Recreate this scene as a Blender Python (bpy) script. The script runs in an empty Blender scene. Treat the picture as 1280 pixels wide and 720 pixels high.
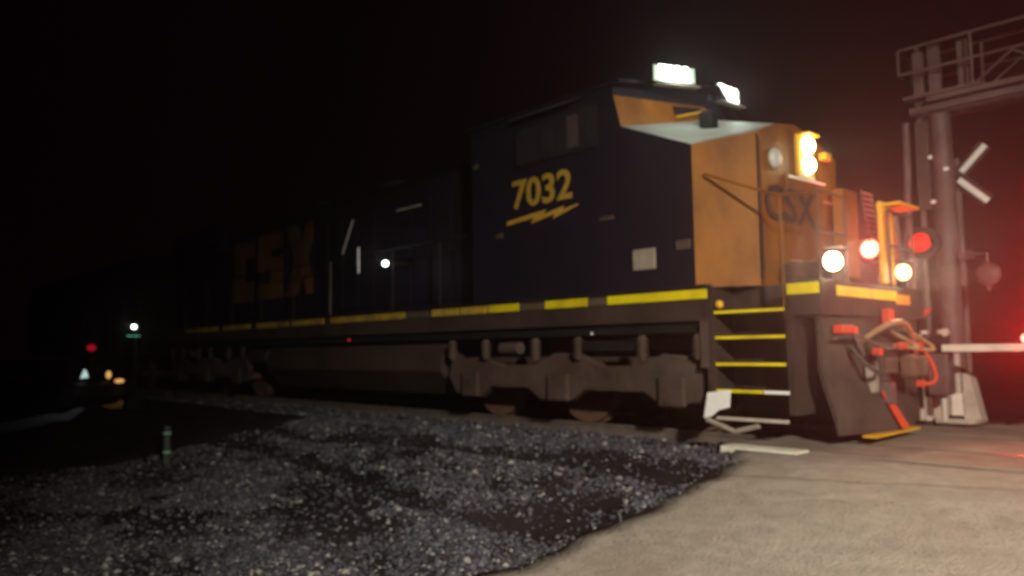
import bpy, bmesh, math, random
import numpy as np
from mathutils import Vector, Matrix
random.seed(7); rng = np.random.default_rng(7)
sc = bpy.context.scene
COL = sc.collection
R = math.radians

# ------------------------------------------------------------------ materials
def mat(name, col, rough=.6, metal=0., var=.25, scale=3., bump=0., spec=.4, stretch=(1, 1, 1), dirt=None, dirt_amt=.5):
    m = bpy.data.materials.new(name); m.use_nodes = True
    nt = m.node_tree; N = nt.nodes; L = nt.links
    b = N['Principled BSDF']
    b.inputs['Roughness'].default_value = rough; b.inputs['Metallic'].default_value = metal
    b.inputs['Specular IOR Level'].default_value = spec
    tc = N.new('ShaderNodeTexCoord'); mp = N.new('ShaderNodeMapping')
    mp.inputs['Scale'].default_value = stretch
    L.new(tc.outputs['Object'], mp.inputs['Vector'])
    nz = N.new('ShaderNodeTexNoise'); nz.inputs['Scale'].default_value = scale; nz.inputs['Detail'].default_value = 8
    nz.inputs['Roughness'].default_value = .65
    L.new(mp.outputs['Vector'], nz.inputs['Vector'])
    cr = N.new('ShaderNodeValToRGB')
    cr.color_ramp.elements[0].position = .3; cr.color_ramp.elements[1].position = .7
    cr.color_ramp.elements[0].color = (*[c * (1 - var) for c in col], 1)
    cr.color_ramp.elements[1].color = (*[min(1, c * (1 + var)) for c in col], 1)
    L.new(nz.outputs['Fac'], cr.inputs['Fac'])
    out = cr.outputs['Color']
    if dirt:
        n2 = N.new('ShaderNodeTexNoise'); n2.inputs['Scale'].default_value = scale * .35; n2.inputs['Detail'].default_value = 6
        L.new(mp.outputs['Vector'], n2.inputs['Vector'])
        r2 = N.new('ShaderNodeValToRGB'); r2.color_ramp.elements[0].position = .45; r2.color_ramp.elements[1].position = .68
        L.new(n2.outputs['Fac'], r2.inputs['Fac'])
        mu = N.new('ShaderNodeMath'); mu.operation = 'MULTIPLY'; mu.inputs[1].default_value = dirt_amt
        L.new(r2.outputs['Color'], mu.inputs[0])
        mx = N.new('ShaderNodeMix'); mx.data_type = 'RGBA'
        L.new(mu.outputs[0], mx.inputs['Factor']); L.new(out, mx.inputs['A']); mx.inputs['B'].default_value = (*dirt, 1)
        out = mx.outputs['Result']
    L.new(out, b.inputs['Base Color'])
    if bump:
        n3 = N.new('ShaderNodeTexNoise'); n3.inputs['Scale'].default_value = scale * 6; n3.inputs['Detail'].default_value = 6
        L.new(mp.outputs['Vector'], n3.inputs['Vector'])
        bp = N.new('ShaderNodeBump'); bp.inputs['Strength'].default_value = bump; bp.inputs['Distance'].default_value = .03
        L.new(n3.outputs['Fac'], bp.inputs['Height']); L.new(bp.outputs['Normal'], b.inputs['Normal'])
    return m
def emat(name, col, s):
    m = bpy.data.materials.new(name); m.use_nodes = True
    b = m.node_tree.nodes['Principled BSDF']
    b.inputs['Base Color'].default_value = (*[c * .5 for c in col], 1)
    b.inputs['Emission Color'].default_value = (*col, 1); b.inputs['Emission Strength'].default_value = s
    return m
M = dict(
    blue=mat('navy_paint', (.008, .0075, .017), .6, 0, .3, 1.5, spec=.15, dirt=(.015, .010, .011), dirt_amt=.5),
    yellow=mat('nose_yellow', (.24, .092, .012), .6, 0, .34, 2.6, spec=.25, dirt=(.09, .034, .012), dirt_amt=.85, stretch=(1, 1, .5)),
    amber=mat('post_yellow', (.75, .42, .03), .5, 0, .15, 5, spec=.3),
    tape=mat('reflective_yellow', (.80, .68, .005), .5, 0, .10, 7, spec=.3, dirt=(.5, .38, .01), dirt_amt=.7),
    tapedirt=mat('worn_tape', (.10, .075, .05), .7, 0, .3, 9),
    whitetape=mat('reflective_white', (.88, .90, .90), .5, 0, .05, 8),
    grey=mat('nose_top_grey', (.36, .39, .36), .6, 0, .2, 2.5, dirt=(.2, .21, .19)),
    under=mat('underframe_dirt', (.042, .027, .023), .8, 0, .4, 1.6, bump=.3, spec=.15, dirt=(.075, .050, .040), dirt_amt=.8),
    truck=mat('truck_dirt', (.068, .047, .040), .85, 0, .35, 2.2, bump=.4, spec=.1, dirt=(.12, .088, .074), dirt_amt=.7),
    black=mat('black_paint', (.012, .011, .011), .6, 0, .3, 3, spec=.2),
    glass=mat('dark_glass', (.02, .02, .024), .12, 0, .2, 1, spec=.6),
    plate=mat('pale_plate', (.30, .26, .22), .6, 0, .2, 6),
    alu=mat('galvanised', (.12, .085, .085), .55, 0, .35, 3, spec=.3, dirt=(.05, .035, .034)),
    alub=mat('aluminium_base', (.55, .48, .42), .45, .1, .2, 4),
    gatew=mat('gate_white', (.72, .70, .62), .5, 0, .1, 5, dirt=(.4, .38, .3), dirt_amt=.5),
    gater=mat('gate_red', (.55, .03, .02), .5, 0, .1, 5),
    redp=mat('red_orange_paint', (.60, .07, .03), .55, 0, .2, 5),
    hose=mat('rubber_hose', (.06, .045, .04), .6, 0, .2, 6),
    hoset=mat('tan_hose', (.30, .19, .10), .6, 0, .2, 6),
    steel=mat('rail_steel', (.30, .25, .22), .35, .6, .25, 5),
    wood=mat('tie_wood', (.05, .04, .035), .9, 0, .4, 4, bump=.4),
    rust=mat('rusty_iron', (.11, .06, .04), .8, 0, .3, 5),
    rubber=mat('tyre_rubber', (.02, .02, .02), .8, 0, .2, 5),
    carp=mat('car_paint', (.02, .022, .026), .3, .2, .2, 2, spec=.5),
    red_lamp=emat('red_lamp', (1, .16, .10), 9.), red_dim=emat('red_lamp_dim', (1, .008, .004), .75),
    cream=emat('warm_headlight', (1, .80, .42), 1.9),
    head=emat('headlight', (1, .86, .55), 14.), warm=emat('amber_lamp', (1, .45, .1), 1.3),
    white=emat('white_lamp', (.9, 1, .93), 6.), digits=emat('lit_digits', (.88, 1, .88), 6.),
    board=emat('lit_board', (.75, .95, .75), .10), red_small=emat('red_marker', (1, .03, .05), .5),
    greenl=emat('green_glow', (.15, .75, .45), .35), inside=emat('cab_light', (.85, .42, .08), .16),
    pinkl=mat('signal_hood', (.15, .065, .065), .6, 0, .2, 5),
)

# ------------------------------------------------------------------ mesh helpers
ORG = {}
def root(name, label, cat, loc, group=None):
    o = bpy.data.objects.new(name, None); COL.objects.link(o)
    o.location = loc; o['label'] = label; o['category'] = cat
    if group: o['group'] = group
    ORG[o.name] = Vector(loc); return o
def org(o):
    while o.parent: o = o.parent
    return ORG[o.name]
def tag(o, label=None, cat=None, group=None, kind=None):
    for k, v in (('label', label), ('category', cat), ('group', group), ('kind', kind)):
        if v: o[k] = v
    return o
class MB:
    def __init__(s): s.bm = bmesh.new()
    def box(s, x0, x1, y0, y1, z0, z1, bev=0, rot=None):
        c = Vector(((x0 + x1) / 2, (y0 + y1) / 2, (z0 + z1) / 2))
        t = bmesh.new(); bmesh.ops.create_cube(t, size=1)
        bmesh.ops.scale(t, vec=(abs(x1 - x0), abs(y1 - y0), abs(z1 - z0)), verts=t.verts)
        if bev: bmesh.ops.bevel(t, geom=t.edges, offset=bev, segments=2, affect='EDGES', profile=.6)
        if rot: bmesh.ops.rotate(t, cent=(0, 0, 0), matrix=rot, verts=t.verts)
        bmesh.ops.translate(t, vec=c, verts=t.verts); return s._in(t)
    def _in(s, t):
        me = bpy.data.meshes.new('t'); t.to_mesh(me); t.free(); s.bm.from_mesh(me); bpy.data.meshes.remove(me); return s
    def cyl(s, a, b, r0, r1=None, n=16, cap=True):
        a, b = Vector(a), Vector(b); d = b - a
        t = bmesh.new()
        bmesh.ops.create_cone(t, cap_ends=cap, segments=n, radius1=r0, radius2=r0 if r1 is None else r1, depth=d.length)
        m = Matrix.Translation((a + b) / 2) @ d.to_track_quat('Z', 'Y').to_matrix().to_4x4()
        bmesh.ops.transform(t, matrix=m, verts=t.verts); return s._in(t)
    def ring(s, c, ax, r, w, t_, n=28):           # flat annulus with thickness
        c = Vector(c); ax = Vector(ax).normalized(); q = ax.to_track_quat('Z', 'Y')
        vs = []
        for i in range(n):
            a = 2 * math.pi * i / n
            for rr, h in ((r, -t_ / 2), (r + w, -t_ / 2), (r + w, t_ / 2), (r, t_ / 2)):
                vs.append(s.bm.verts.new(c + q @ Vector((rr * math.cos(a), rr * math.sin(a), h))))
        for i in range(n):
            j = (i + 1) % n
            for k in range(4):
                l = (k + 1) % 4
                s.bm.faces.new((vs[4 * i + k], vs[4 * i + l], vs[4 * j + l], vs[4 * j + k]))
        return s
    def tube(s, pts, r, n=8):
        for p, q in zip(pts, pts[1:]): s.cyl(p, q, r, n=n)
        for p in pts[1:-1]:
            t = bmesh.new(); bmesh.ops.create_icosphere(t, subdivisions=1, radius=r)
            bmesh.ops.translate(t, vec=p, verts=t.verts); s._in(t)
        return s
    def ball(s, c, r, sc_=(1, 1, 1)):
        t = bmesh.new(); bmesh.ops.create_uvsphere(t, u_segments=20, v_segments=12, radius=r)
        bmesh.ops.scale(t, vec=sc_, verts=t.verts); bmesh.ops.translate(t, vec=c, verts=t.verts); return s._in(t)
    def poly(s, faces):                            # list of closed polygons (3-D points)
        for f in faces: s.bm.faces.new([s.bm.verts.new(p) for p in f])
        return s
    def prism(s, pts, d):                          # extrude polygon by vector d
        d = Vector(d); a = [s.bm.verts.new(p) for p in pts]; b = [s.bm.verts.new(Vector(p) + d) for p in pts]
        s.bm.faces.new(a); s.bm.faces.new(b[::-1])
        for i in range(len(pts)):
            j = (i + 1) % len(pts); s.bm.faces.new((a[j], a[i], b[i], b[j]))
        return s
    def build(s, name, m, parent=None, smooth=False, bev=0):
        bmesh.ops.remove_doubles(s.bm, verts=s.bm.verts, dist=1e-5)
        bmesh.ops.recalc_face_normals(s.bm, faces=s.bm.faces)
        me = bpy.data.meshes.new(name)
        if parent is not None: bmesh.ops.translate(s.bm, vec=-org(parent), verts=s.bm.verts)
        s.bm.to_mesh(me); s.bm.free()
        if isinstance(m, (list, tuple)):
            for q in m: me.materials.append(q)
        else: me.materials.append(m)
        o = bpy.data.objects.new(name, me); COL.objects.link(o)
        if parent is not None: o.parent = parent
        if smooth:
            for p in me.polygons: p.use_smooth = True
            md = o.modifiers.new('es', 'EDGE_SPLIT'); md.split_angle = R(35)
        if bev:
            md = o.modifiers.new('b', 'BEVEL'); md.width = bev; md.segments = 2; md.limit_method = 'ANGLE'
        return o
def box(name, m, parent, *a, bev=0): return MB().box(*a, bev=bev).build(name, m, parent)
def text(name, s, m, parent, origin, xdir, ydir, size, ext=.006, bold=.0, shear=0, sx=1.):
    cu = bpy.data.curves.new(name, 'FONT'); cu.body = s; cu.size = size; cu.extrude = ext; cu.offset = bold; cu.shear = shear
    cu.align_x = 'CENTER'; cu.align_y = 'CENTER'; cu.resolution_u = 3
    t = bpy.data.objects.new(name + '_t', cu); COL.objects.link(t); bpy.context.view_layer.update()
    me = bpy.data.meshes.new_from_object(t.evaluated_get(bpy.context.evaluated_depsgraph_get()))
    bpy.data.objects.remove(t); bpy.data.curves.remove(cu)
    me.name = name; X = Vector(xdir).normalized(); Yv = Vector(ydir).normalized(); Z = X.cross(Yv)
    mm = Matrix((X * sx, Yv, Z)).transposed().to_4x4(); mm.translation = Vector(origin) - org(parent)
    me.transform(mm); me.materials.clear(); me.materials.append(m)
    o = bpy.data.objects.new(name, me); COL.objects.link(o); o.parent = parent; return o
def lamp(kind, name, loc, energy, col, size=.05, tgt=None, cone=60, blend=.6, parent=None):
    l = bpy.data.lights.new(name, kind); l.energy = energy; l.color = col; l.shadow_soft_size = size
    o = bpy.data.objects.new(name, l); COL.objects.link(o); o.location = loc
    if tgt is not None: o.rotation_euler = (Vector(tgt) - Vector(loc)).to_track_quat('-Z', 'Y').to_euler()
    if kind == 'SPOT': l.spot_size = R(cone); l.spot_blend = blend
    if parent is not None: o.parent = parent; o.location = Vector(loc) - org(parent)
    return o

# ------------------------------------------------------------------ ground
def sstep(a, b, v):
    t = np.clip((v - a) / (b - a), 0, 1); return t * t * (3 - 2 * t)
def prof(y): return -.5 + .5 * sstep(3.2, 7.4, y) - .12 * sstep(11.6, 13.5, y)
def road_left(y): return np.interp(y, [-8, 1, 3.6, 5, 6.2, 7.0, 7.6, 11.5, 40], [-3.8, -4.1, -4.15, -4.05, -3.92, -4.15, -4.45, -3.5, -3.5])
def wob(x, y): return .35 * np.sin(1.7 * x + 2.1 * np.sin(.9 * y)) + .3 * np.sin(2.9 * y + 1.3 * x) + .2 * np.sin(5.3 * x - 3.7 * y) + .15 * np.sin(9.1 * x + 7.3 * y)
def ghei(x, y):
    off = sstep(0, .5, road_left(y) - x)                    # 0 at road edge, 1 out in the gravel
    off = np.where(x > 4.8, 1, off)
    bed = sstep(6.9, 7.7, y) * (1 - sstep(11.4, 12.2, y))
    h = prof(y) - .03 - off * (.07 + .03 * wob(x * .8, y * .8)) * (1 - bed) - off * bed * .12
    rut = np.exp(-((y - 6.35 - .25 * np.sin(x * .7)) / .22) ** 2) + .8 * np.exp(-((y - 5.0 - .3 * np.sin(x * .5 + 1)) / .18) ** 2)
    return h - off * (1 - bed) * .10 * rut
def grid(name, xs, ys, f, m):
    X, Y = np.meshgrid(xs, ys, indexing='ij'); Z = f(X, Y); nx, ny = X.shape
    v = np.stack([X, Y, Z], -1).reshape(-1, 3)
    i = (np.arange(nx - 1)[:, None] * ny + np.arange(ny - 1)[None]).ravel()
    fc = np.stack([i, i + ny, i + ny + 1, i + 1], -1)
    me = bpy.data.meshes.new(name); me.from_pydata(v.tolist(), [], fc.tolist()); me.update()
    for p in me.polygons: p.use_smooth = True
    me.materials.append(m); o = bpy.data.objects.new(name, me); COL.objects.link(o); return o
soil = mat('soil', (.020, .016, .017), .95, 0, .5, 1.3, bump=1., spec=.1, dirt=(.045, .040, .042), dirt_amt=.6)
xs = np.concatenate([[-400, -150, -80, -50], np.arange(-34, -14, .5), np.arange(-14, -3, .1), np.arange(-3, 12, .6), [20, 60, 150, 400]])
ys = np.concatenate([[-400, -100, -30, -10], np.arange(-4, 0, .5), np.arange(0, 9, .1), np.arange(9, 16, .5), [20, 40, 100, 400]])
tag(grid('ground', xs, ys, ghei, soil), kind='structure')

# road: concrete/asphalt sheet, crosses the track
asph = mat('road_surface', (.28, .252, .222), .9, 0, .22, 5.5, bump=.55, spec=.25, dirt=(.24, .205, .17), dirt_amt=.45)
nt = asph.node_tree; N = nt.nodes; L = nt.links; b = N['Principled BSDF']
tc = N.new('ShaderNodeTexCoord'); v = N.new('ShaderNodeTexVoronoi'); v.inputs['Scale'].default_value = 17; v.inputs['Randomness'].default_value = 1
mpp = N.new('ShaderNodeMapping'); mpp.inputs['Scale'].default_value = (.7, 1.3, 1)
wn = N.new('ShaderNodeTexNoise'); wn.inputs['Scale'].default_value = 2.2; L.new(tc.outputs['Object'], wn.inputs['Vector'])
L.new(tc.outputs['Object'], mpp.inputs['Vector']); L.new(mpp.outputs['Vector'], v.inputs['Vector'])
sp = N.new('ShaderNodeMath'); sp.operation = 'LESS_THAN'; L.new(v.outputs['Distance'], sp.inputs[0])
th = N.new('ShaderNodeMath'); th.operation = 'MULTIPLY_ADD'; L.new(wn.outputs['Fac'], th.inputs[0]); th.inputs[1].default_value = .75; th.inputs[2].default_value = -.26
L.new(th.outputs[0], sp.inputs[1])
mx = N.new('ShaderNodeMix'); mx.data_type = 'RGBA'
src = b.inputs['Base Color'].links[0].from_socket
mm = N.new('ShaderNodeMath'); mm.operation = 'MULTIPLY'; mm.inputs[1].default_value = .45; L.new(sp.outputs[0], mm.inputs[0])
L.new(mm.outputs[0], mx.inputs['Factor']); L.new(src, mx.inputs['A']); mx.inputs['B'].default_value = (.10, .075, .06, 1)
L.new(mx.outputs['Result'], b.inputs['Base Color'])
def road(name, y0, y1, x1, m, dz=0., x0=None, st=.1):
    ys_ = np.arange(y0, y1 + 1e-6, st); bm = MB()
    us = np.linspace(0, 1, 40)
    V = []
    for y in ys_:
        xl = (road_left(y) + .045 * math.sin(5 * y) + .03 * math.sin(13 * y + 1)) if x0 is None else x0
        V.append([(xl + (x1 - xl) * u, y, float(prof(y)) + dz + .008 * math.sin(2.1 * (xl + (x1 - xl) * u) + 1.3 * y)) for u in us])
    vv = [[bm.bm.verts.new(p) for p in r] for r in V]
    for i in range(len(vv) - 1):
        for j in range(len(us) - 1): bm.bm.faces.new((vv[i][j], vv[i][j + 1], vv[i + 1][j + 1], vv[i + 1][j]))
    # skirt on the left edge
    for i in range(len(vv) - 1):
        a, c = V[i][0], V[i + 1][0]
        bm.bm.faces.new([vv[i][0], vv[i + 1][0], bm.bm.verts.new((c[0] - .02, c[1], c[2] - .25)), bm.bm.verts.new((a[0] - .02, a[1], a[2] - .25))])
    o = bm.build(name, m); 
    for p in o.data.polygons: p.use_smooth = True
    return tag(o, kind='structure')
road('road', -8, 7.62, 4.6, asph)
panel_m = mat('crossing_panel', (.24, .20, .165), .85, 0, .25, 3, bump=.3, dirt=(.13, .10, .08))
for i, (a, c) in enumerate(((7.70, 8.62), (8.82, 10.08), (10.28, 11.2))):
    o = MB().box(-4.62, 4.6, a, c, -.16, .004, bev=.012).build('crossing_panel', panel_m); tag(o, kind='structure')
road('road', 11.24, 40, 4.6, asph, x0=-3.3, st=.5)
tag(MB().box(-4.55, -3.68, 7.38, 7.66, -.10, .028, bev=.012).build('kerb', mat('kerb_concrete', (.66, .66, .56), .8, 0, .2, 7, bump=.3)), kind='structure')
tag(MB().box(-4.3, 4.6, 7.622, 7.698, -.10, -.012).build('road_joint', mat('joint_rubber', (.012, .008, .007), .9)), kind='structure')
# cracks / tar lines
crack = mat('crack_dark', (.05, .03, .025), .95)
def crackline(pts, w):
    bm = MB(); P = []
    for (x0, y0), (x1, y1) in zip(pts, pts[1:]):
        for k in range(8): P.append((x0 + (x1 - x0) * k / 8 + .012 * random.uniform(-1, 1), y0 + (y1 - y0) * k / 8 + .012 * random.uniform(-1, 1)))
    P.append(pts[-1]); prev = None
    for x, y in P:
        z = float(prof(y)) + .012 + .006 * math.sin(2.1 * x + 1.3 * y); ww = w * random.uniform(.4, 1)
        a, c = bm.bm.verts.new((x, y - ww / 2, z)), bm.bm.verts.new((x, y + ww / 2, z))
        if prev: bm.bm.faces.new((prev[0], a, c, prev[1]))
        prev = (a, c)
    tag(bm.build('road_crack', crack), kind='structure')
crackline([(-4.1, 6.25), (-3.0, 6.45), (-1.9, 6.8), (-.8, 7.05)], .018)
crackline([(-3.35, 5.7), (-3.0, 5.82), (-2.8, 5.98), (-2.55, 6.0)], .012)
crackline([(-4.3, 5.9), (-4.05, 6.1), (-3.8, 6.15)], .02)

# track
tr = root('railway_track', 'x', 'x', (0, 9.45, -.1)); del tr['label']; del tr['category']; tr['kind'] = 'structure'
for y in (8.72, 10.18):
    t = MB(); pr = [(-.036, -.0), (.036, -.0), (.036, -.035), (.012, -.05), (.012, -.13), (.07, -.15), (-.07, -.15), (-.012, -.13), (-.012, -.05), (-.036, -.035)]
    t.prism([(-90, y + a, c + .002) for a, c in pr], (115, 0, 0)); tag(t.build('rail', M['steel'], tr), kind='structure')
t = MB()
for i in range(150): 
    x = -4.9 - .53 * i
    if x > -60: t.box(x - .11, x + .11, 8.15, 10.75, -.30, -.148, rot=Matrix.Rotation(R(random.uniform(-1, 1)), 3, 'Z'))
for i in range(18): t.box(5.0 + .53 * i - .11, 5.0 + .53 * i + .11, 8.15, 10.75, -.30, -.148)
tag(t.build('sleepers', M['wood'], tr), kind='structure')

# loose stones (one mesh, uncountable)
def stones(name, n, xr, yr, rr, cols, dens, clip=True):
    pts = []
    while len(pts) < n:
        x = rng.uniform(*xr, n); y = rng.uniform(*yr, n)
        k = np.ones(n, bool)
        if clip: k &= (x < road_left(y) - .0 + .10 * rng.normal(size=n))
        k &= rng.random(n) < dens(x, y)
        pts += list(zip(x[k], y[k]))
    p = np.array(pts[:n]); x, y = p[:, 0], p[:, 1]
    z = ghei(x, y); on_road = x > road_left(y); z = np.where(on_road, prof(y), z)
    r = rng.uniform(*rr, n) * (1 + (rng.random(n) < .06) * .8) * np.where(on_road, .5, 1)
    base = np.array([[1, 0, 0], [0, 1, 0], [-1, 0, 0], [0, -1, 0], [0, 0, 1], [0, 0, -1], [.6, .6, .45], [-.6, .5, .5]], float)
    faces = [[0, 1, 6], [0, 6, 4], [1, 4, 6], [1, 2, 7], [1, 7, 4], [2, 4, 7], [2, 3, 4], [3, 0, 4], [1, 0, 5], [2, 1, 5], [3, 2, 5], [0, 3, 5]]
    nb = len(base); V = base[None] * rng.uniform(.6, 1.25, (n, nb, 3)); V[:, :, 2] *= .7
    a = rng.uniform(0, 6.28, n); t_ = rng.uniform(-.5, .5, n)
    ct, st = np.cos(t_)[:, None], np.sin(t_)[:, None]
    yy, zz = V[:, :, 1] * ct - V[:, :, 2] * st, V[:, :, 1] * st + V[:, :, 2] * ct
    ca, sa = np.cos(a)[:, None], np.sin(a)[:, None]
    xx, yy = V[:, :, 0] * ca - yy * sa, V[:, :, 0] * sa + yy * ca
    W = np.stack([xx * r[:, None] + x[:, None], yy * r[:, None] + y[:, None], zz * r[:, None] + (z + r * .15)[:, None]], -1).reshape(-1, 3)
    F = (np.array(faces)[None] + (np.arange(n) * nb)[:, None, None]).reshape(-1, 3)
    me = bpy.data.meshes.new(name); me.vertices.add(len(W)); me.vertices.foreach_set('co', W.ravel())
    me.loops.add(F.size); me.loops.foreach_set('vertex_index', F.ravel().astype(np.int32))
    me.polygons.add(len(F)); me.polygons.foreach_set('loop_start', np.arange(0, F.size, 3, dtype=np.int32))
    me.update(calc_edges=True)
    for c in cols: me.materials.append(c)
    mi = np.repeat(rng.choice(len(cols), n, p=[.4, .33, .2, .07]), len(faces)).astype(np.int32)
    me.polygons.foreach_set('material_index', mi)
    o = bpy.data.objects.new(name, me); COL.objects.link(o); return tag(o, kind='stuff')
sm = [mat('stone_a', (.052, .052, .072), .85, 0, .4, 8), mat('stone_b', (.10, .10, .125), .85, 0, .4, 8), mat('stone_c', (.034, .029, .029), .9, 0, .3, 8), mat('stone_d', (.30, .29, .29), .8, 0, .2, 8)]
def dens(x, y):
    rut = np.exp(-((y - 6.35 - .25 * np.sin(x * .7)) / .22) ** 2) + .8 * np.exp(-((y - 5.0 - .3 * np.sin(x * .5 + 1)) / .18) ** 2)
    d = .34 + 1.0 * wob(x * .9 + 3, y * 1.3)
    return np.clip(d - 1. * rut, .07, 1)
o = stones('gravel', 50000, (-13, -3.6), (.6, 8.0), (.010, .030), sm, dens)
tag(o, 'loose grey crushed stone and dirt spread beside the road left of the crossing', 'gravel')
o = stones('ballast', 16000, (-34, -4.6), (7.2, 11.7), (.02, .045), sm, lambda x, y: np.where((x > -13) | (rng.random(x.shape) < .5), 1., .3))
tag(o, 'dark ballast stones under and along the locomotive track', 'ballast')

# ------------------------------------------------------------------ locomotive
NY, FY, CY = 7.9, 11.0, 9.45
lo = root('locomotive', 'dark blue diesel locomotive with yellow nose and lit number boards rolling over the crossing', 'locomotive', (-14, CY, 0))
def mir(p): return (p[0], 2 * CY - p[1], p[2])
# cab body: prism sections
A = (-6.22, 7.93, 4.06); B = (-5.16, 7.96, 3.60); B2 = (-4.51, 8.34, 3.69); C = (-4.55, 9.0, 3.93); C0 = (-4.55, CY, 4.00); D = (-5.83, CY, 4.36)
A2 = (-6.34, 7.93, 4.52); D2 = (-5.88, CY, 4.56)
def symm(faces): return faces + [[mir(p) for p in f][::-1] for f in faces]
cabm = MB().poly(symm([
    [(-9.3, 7.93, 1.82), (-5.16, 7.96, 1.82), B, A, A2, (-6.34, 7.93, 4.69), (-9.3, 7.93, 4.69)],
    [(-9.3, 7.93, 1.82), (-9.3, 7.93, 4.69), (-9.3, CY, 4.85), (-9.3, CY, 1.82)],
    [(-6.34, 7.93, 4.69), A2, D2, (-5.80, CY, 4.74)]]))
cab = cabm.build('cab', M['blue'], lo)
# roof with drip edge
rf = MB().poly(symm([[(-9.4, 7.86, 4.69), (-6.18, 7.86, 4.69), (-5.62, CY, 4.82), (-9.4, CY, 4.86)],
                     [(-9.4, 7.86, 4.65), (-9.4, 7.86, 4.69), (-6.18, 7.86, 4.69), (-6.18, 7.86, 4.65)],
                     [(-6.18, 7.86, 4.65), (-6.18, 7.86, 4.69), (-5.62, CY, 4.82), (-5.62, CY, 4.76)],
                     [(-9.4, 7.86, 4.65), (-6.18, 7.86, 4.65), (-5.62, CY, 4.76), (-9.4, CY, 4.80)]])).build('roof', M['blue'], lo)
# windscreen band (yellow surround + panes)
def lerp(p, q, t): return tuple(p[i] + (q[i] - p[i]) * t for i in range(3))
wb = MB().poly(symm([[A, D, D2, A2]])).build('windscreen_surround', M['yellow'], lo)
for s in (0, 1):
    f = [lerp(lerp(A, A2, .38), lerp(D, D2, .38), .62), lerp(lerp(A, A2, .38), lerp(D, D2, .38), .93), lerp(lerp(A, A2, .8), lerp(D, D2, .8), .93), lerp(lerp(A, A2, .8), lerp(D, D2, .8), .62)]
    if s: f = [mir(p) for p in f]
    MB().prism([(p[0] + .012, p[1] - (.012 if not s else -.012), p[2]) for p in f], (.01, 0, 0)).build('windscreen', M['glass'], lo)
wp = [lerp(A, A2, .18), lerp(D, D2, .30)]
w0, w1 = lerp(*wp, .60), lerp(*wp, .88)
MB().tube([(w0[0] + .05, w0[1], w0[2]), (w1[0] + .06, w1[1], w1[2] + .05)], .018).build('wiper', M['amber'], lo)
MB().box(-5.62, -5.40, 8.86, 9.02, 4.05, 4.30, bev=.03).build('air_horn_box', M['black'], lo)
# nose
nose = MB().poly(symm([[(-5.16, 7.96, 1.82), (-4.51, 8.34, 1.82), B2, B], [B, B2, C],
                       [(-4.51, 8.34, 1.82), (-4.51, CY, 1.82), C0, C, B2]])).build('nose', M['yellow'], lo)
nt_ = MB().poly(symm([[A, B, C, C0, D]])).build('nose_top', M['grey'], lo)
tag(nt_, 'pale grey sloping nose top lit by the number boards')
MB().prism([(-4.512, 8.345, 1.9), (-4.512, 8.38, 1.9), (-4.512, 8.40, 3.66), (-4.512, 8.365, 3.66)], (.008, 0, 0)).build('nose_seam', M['blue'], lo)
MB().prism([(-4.50, 8.40, 2.0), (-4.50, 8.43, 2.0), (-4.50, 8.43, 3.62), (-4.50, 8.40, 3.62)], (.006, 0, 0)).build('nose_seam', M['rust'], lo)
MB().box(-4.51, -4.485, 9.02, 9.88, 1.95, 3.28, bev=.01).build('nose_door', M['yellow'], lo)
MB().tube([(-4.44, 9.80, 2.45), (-4.44, 9.80, 2.7)], .015).build('door_handle', M['black'], lo)
MB().ball((-4.505, 8.80, 3.43), .135, (.5, 1, 1)).build('nose_window', mat('pale_lens', (.42, .46, .44), .5), lo, smooth=True)
text('railway_emblem', 'CSX', mat('emblem_faded', (.035, .020, .024), .7), lo, (-4.48, 9.12, 2.84), (0, 1, 0), (0, 0, 1), .62, .004, .012, sx=1.15)
hl = MB().box(-4.52, -4.46, 9.36, 9.80, 3.30, 3.86, bev=.05).build('headlight_housing', M['amber'], lo)
for z in (3.715, 3.455):
    MB().ball((-4.45, 9.58, z), .118, (.85, 1, 1)).build('headlight', M['head'], lo, smooth=True)
MB().box(-4.46, -4.34, 9.42, 9.74, 3.84, 3.865, bev=.005).build('headlight_visor', M['amber'], lo)
MB().box(-4.50, -4.40, 10.02, 10.20, 3.60, 3.70, bev=.01).build('nose_bracket', M['amber'], lo)
# sub plate steps under headlight (pale bars across the nose)
MB().tube([(-4.42, 9.0, 3.22), (-4.40, 9.95, 3.24)], .016).build('grab_iron', M['whitetape'], lo)
MB().tube([(-4.42, 9.28, 3.28), (-4.42, 9.7, 3.28)], .010).build('grab_iron', M['whitetape'], lo)
# number boards on the brow
for (x, y, z, w, ya) in ((-5.76, 8.53, 4.79, .66, -26), (-5.80, 9.97, 4.85, .60, -4)):
    q = Matrix.Rotation(R(ya), 3, 'Z'); X = q @ Vector((0, 1, 0)); nrm = q @ Vector((1, 0, 0))
    c = Vector((x, y, z)); h = .25
    pts = [c + X * a * w / 2 + Vector((0, 0, b_ * h / 2)) for a, b_ in ((-1, -1), (1, -1), (1, 1), (-1, 1))]
    bo = MB().prism([p - nrm * .16 for p in pts], nrm * .16).build('number_board', M['black'], lo, bev=.012)
    pts = [c + X * a * (w - .04) / 2 + Vector((0, 0, b_ * (h - .04) / 2)) for a, b_ in ((-1, -1), (1, -1), (1, 1), (-1, 1))]
    MB().prism([p + nrm * .001 for p in pts], nrm * .004).build('light_panel', M['board'], bo)
    text('board_number', '7032', M['digits'], bo, c + nrm * .012, X, (0, 0, 1), .27, .003, .012, sx=.88)
    MB().box(c.x - .02, c.x + .1, c.y - w / 2, c.y + w / 2, z - .175, z - .165, rot=q).build('board_ledge', M['plate'], bo)
    lamp('POINT', 'number_board_lamp', tuple(c + nrm * .22 - Vector((0, 0, .06))), 16 if ya < -10 else 10, (.85, 1, .88), .12, parent=lo)
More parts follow.
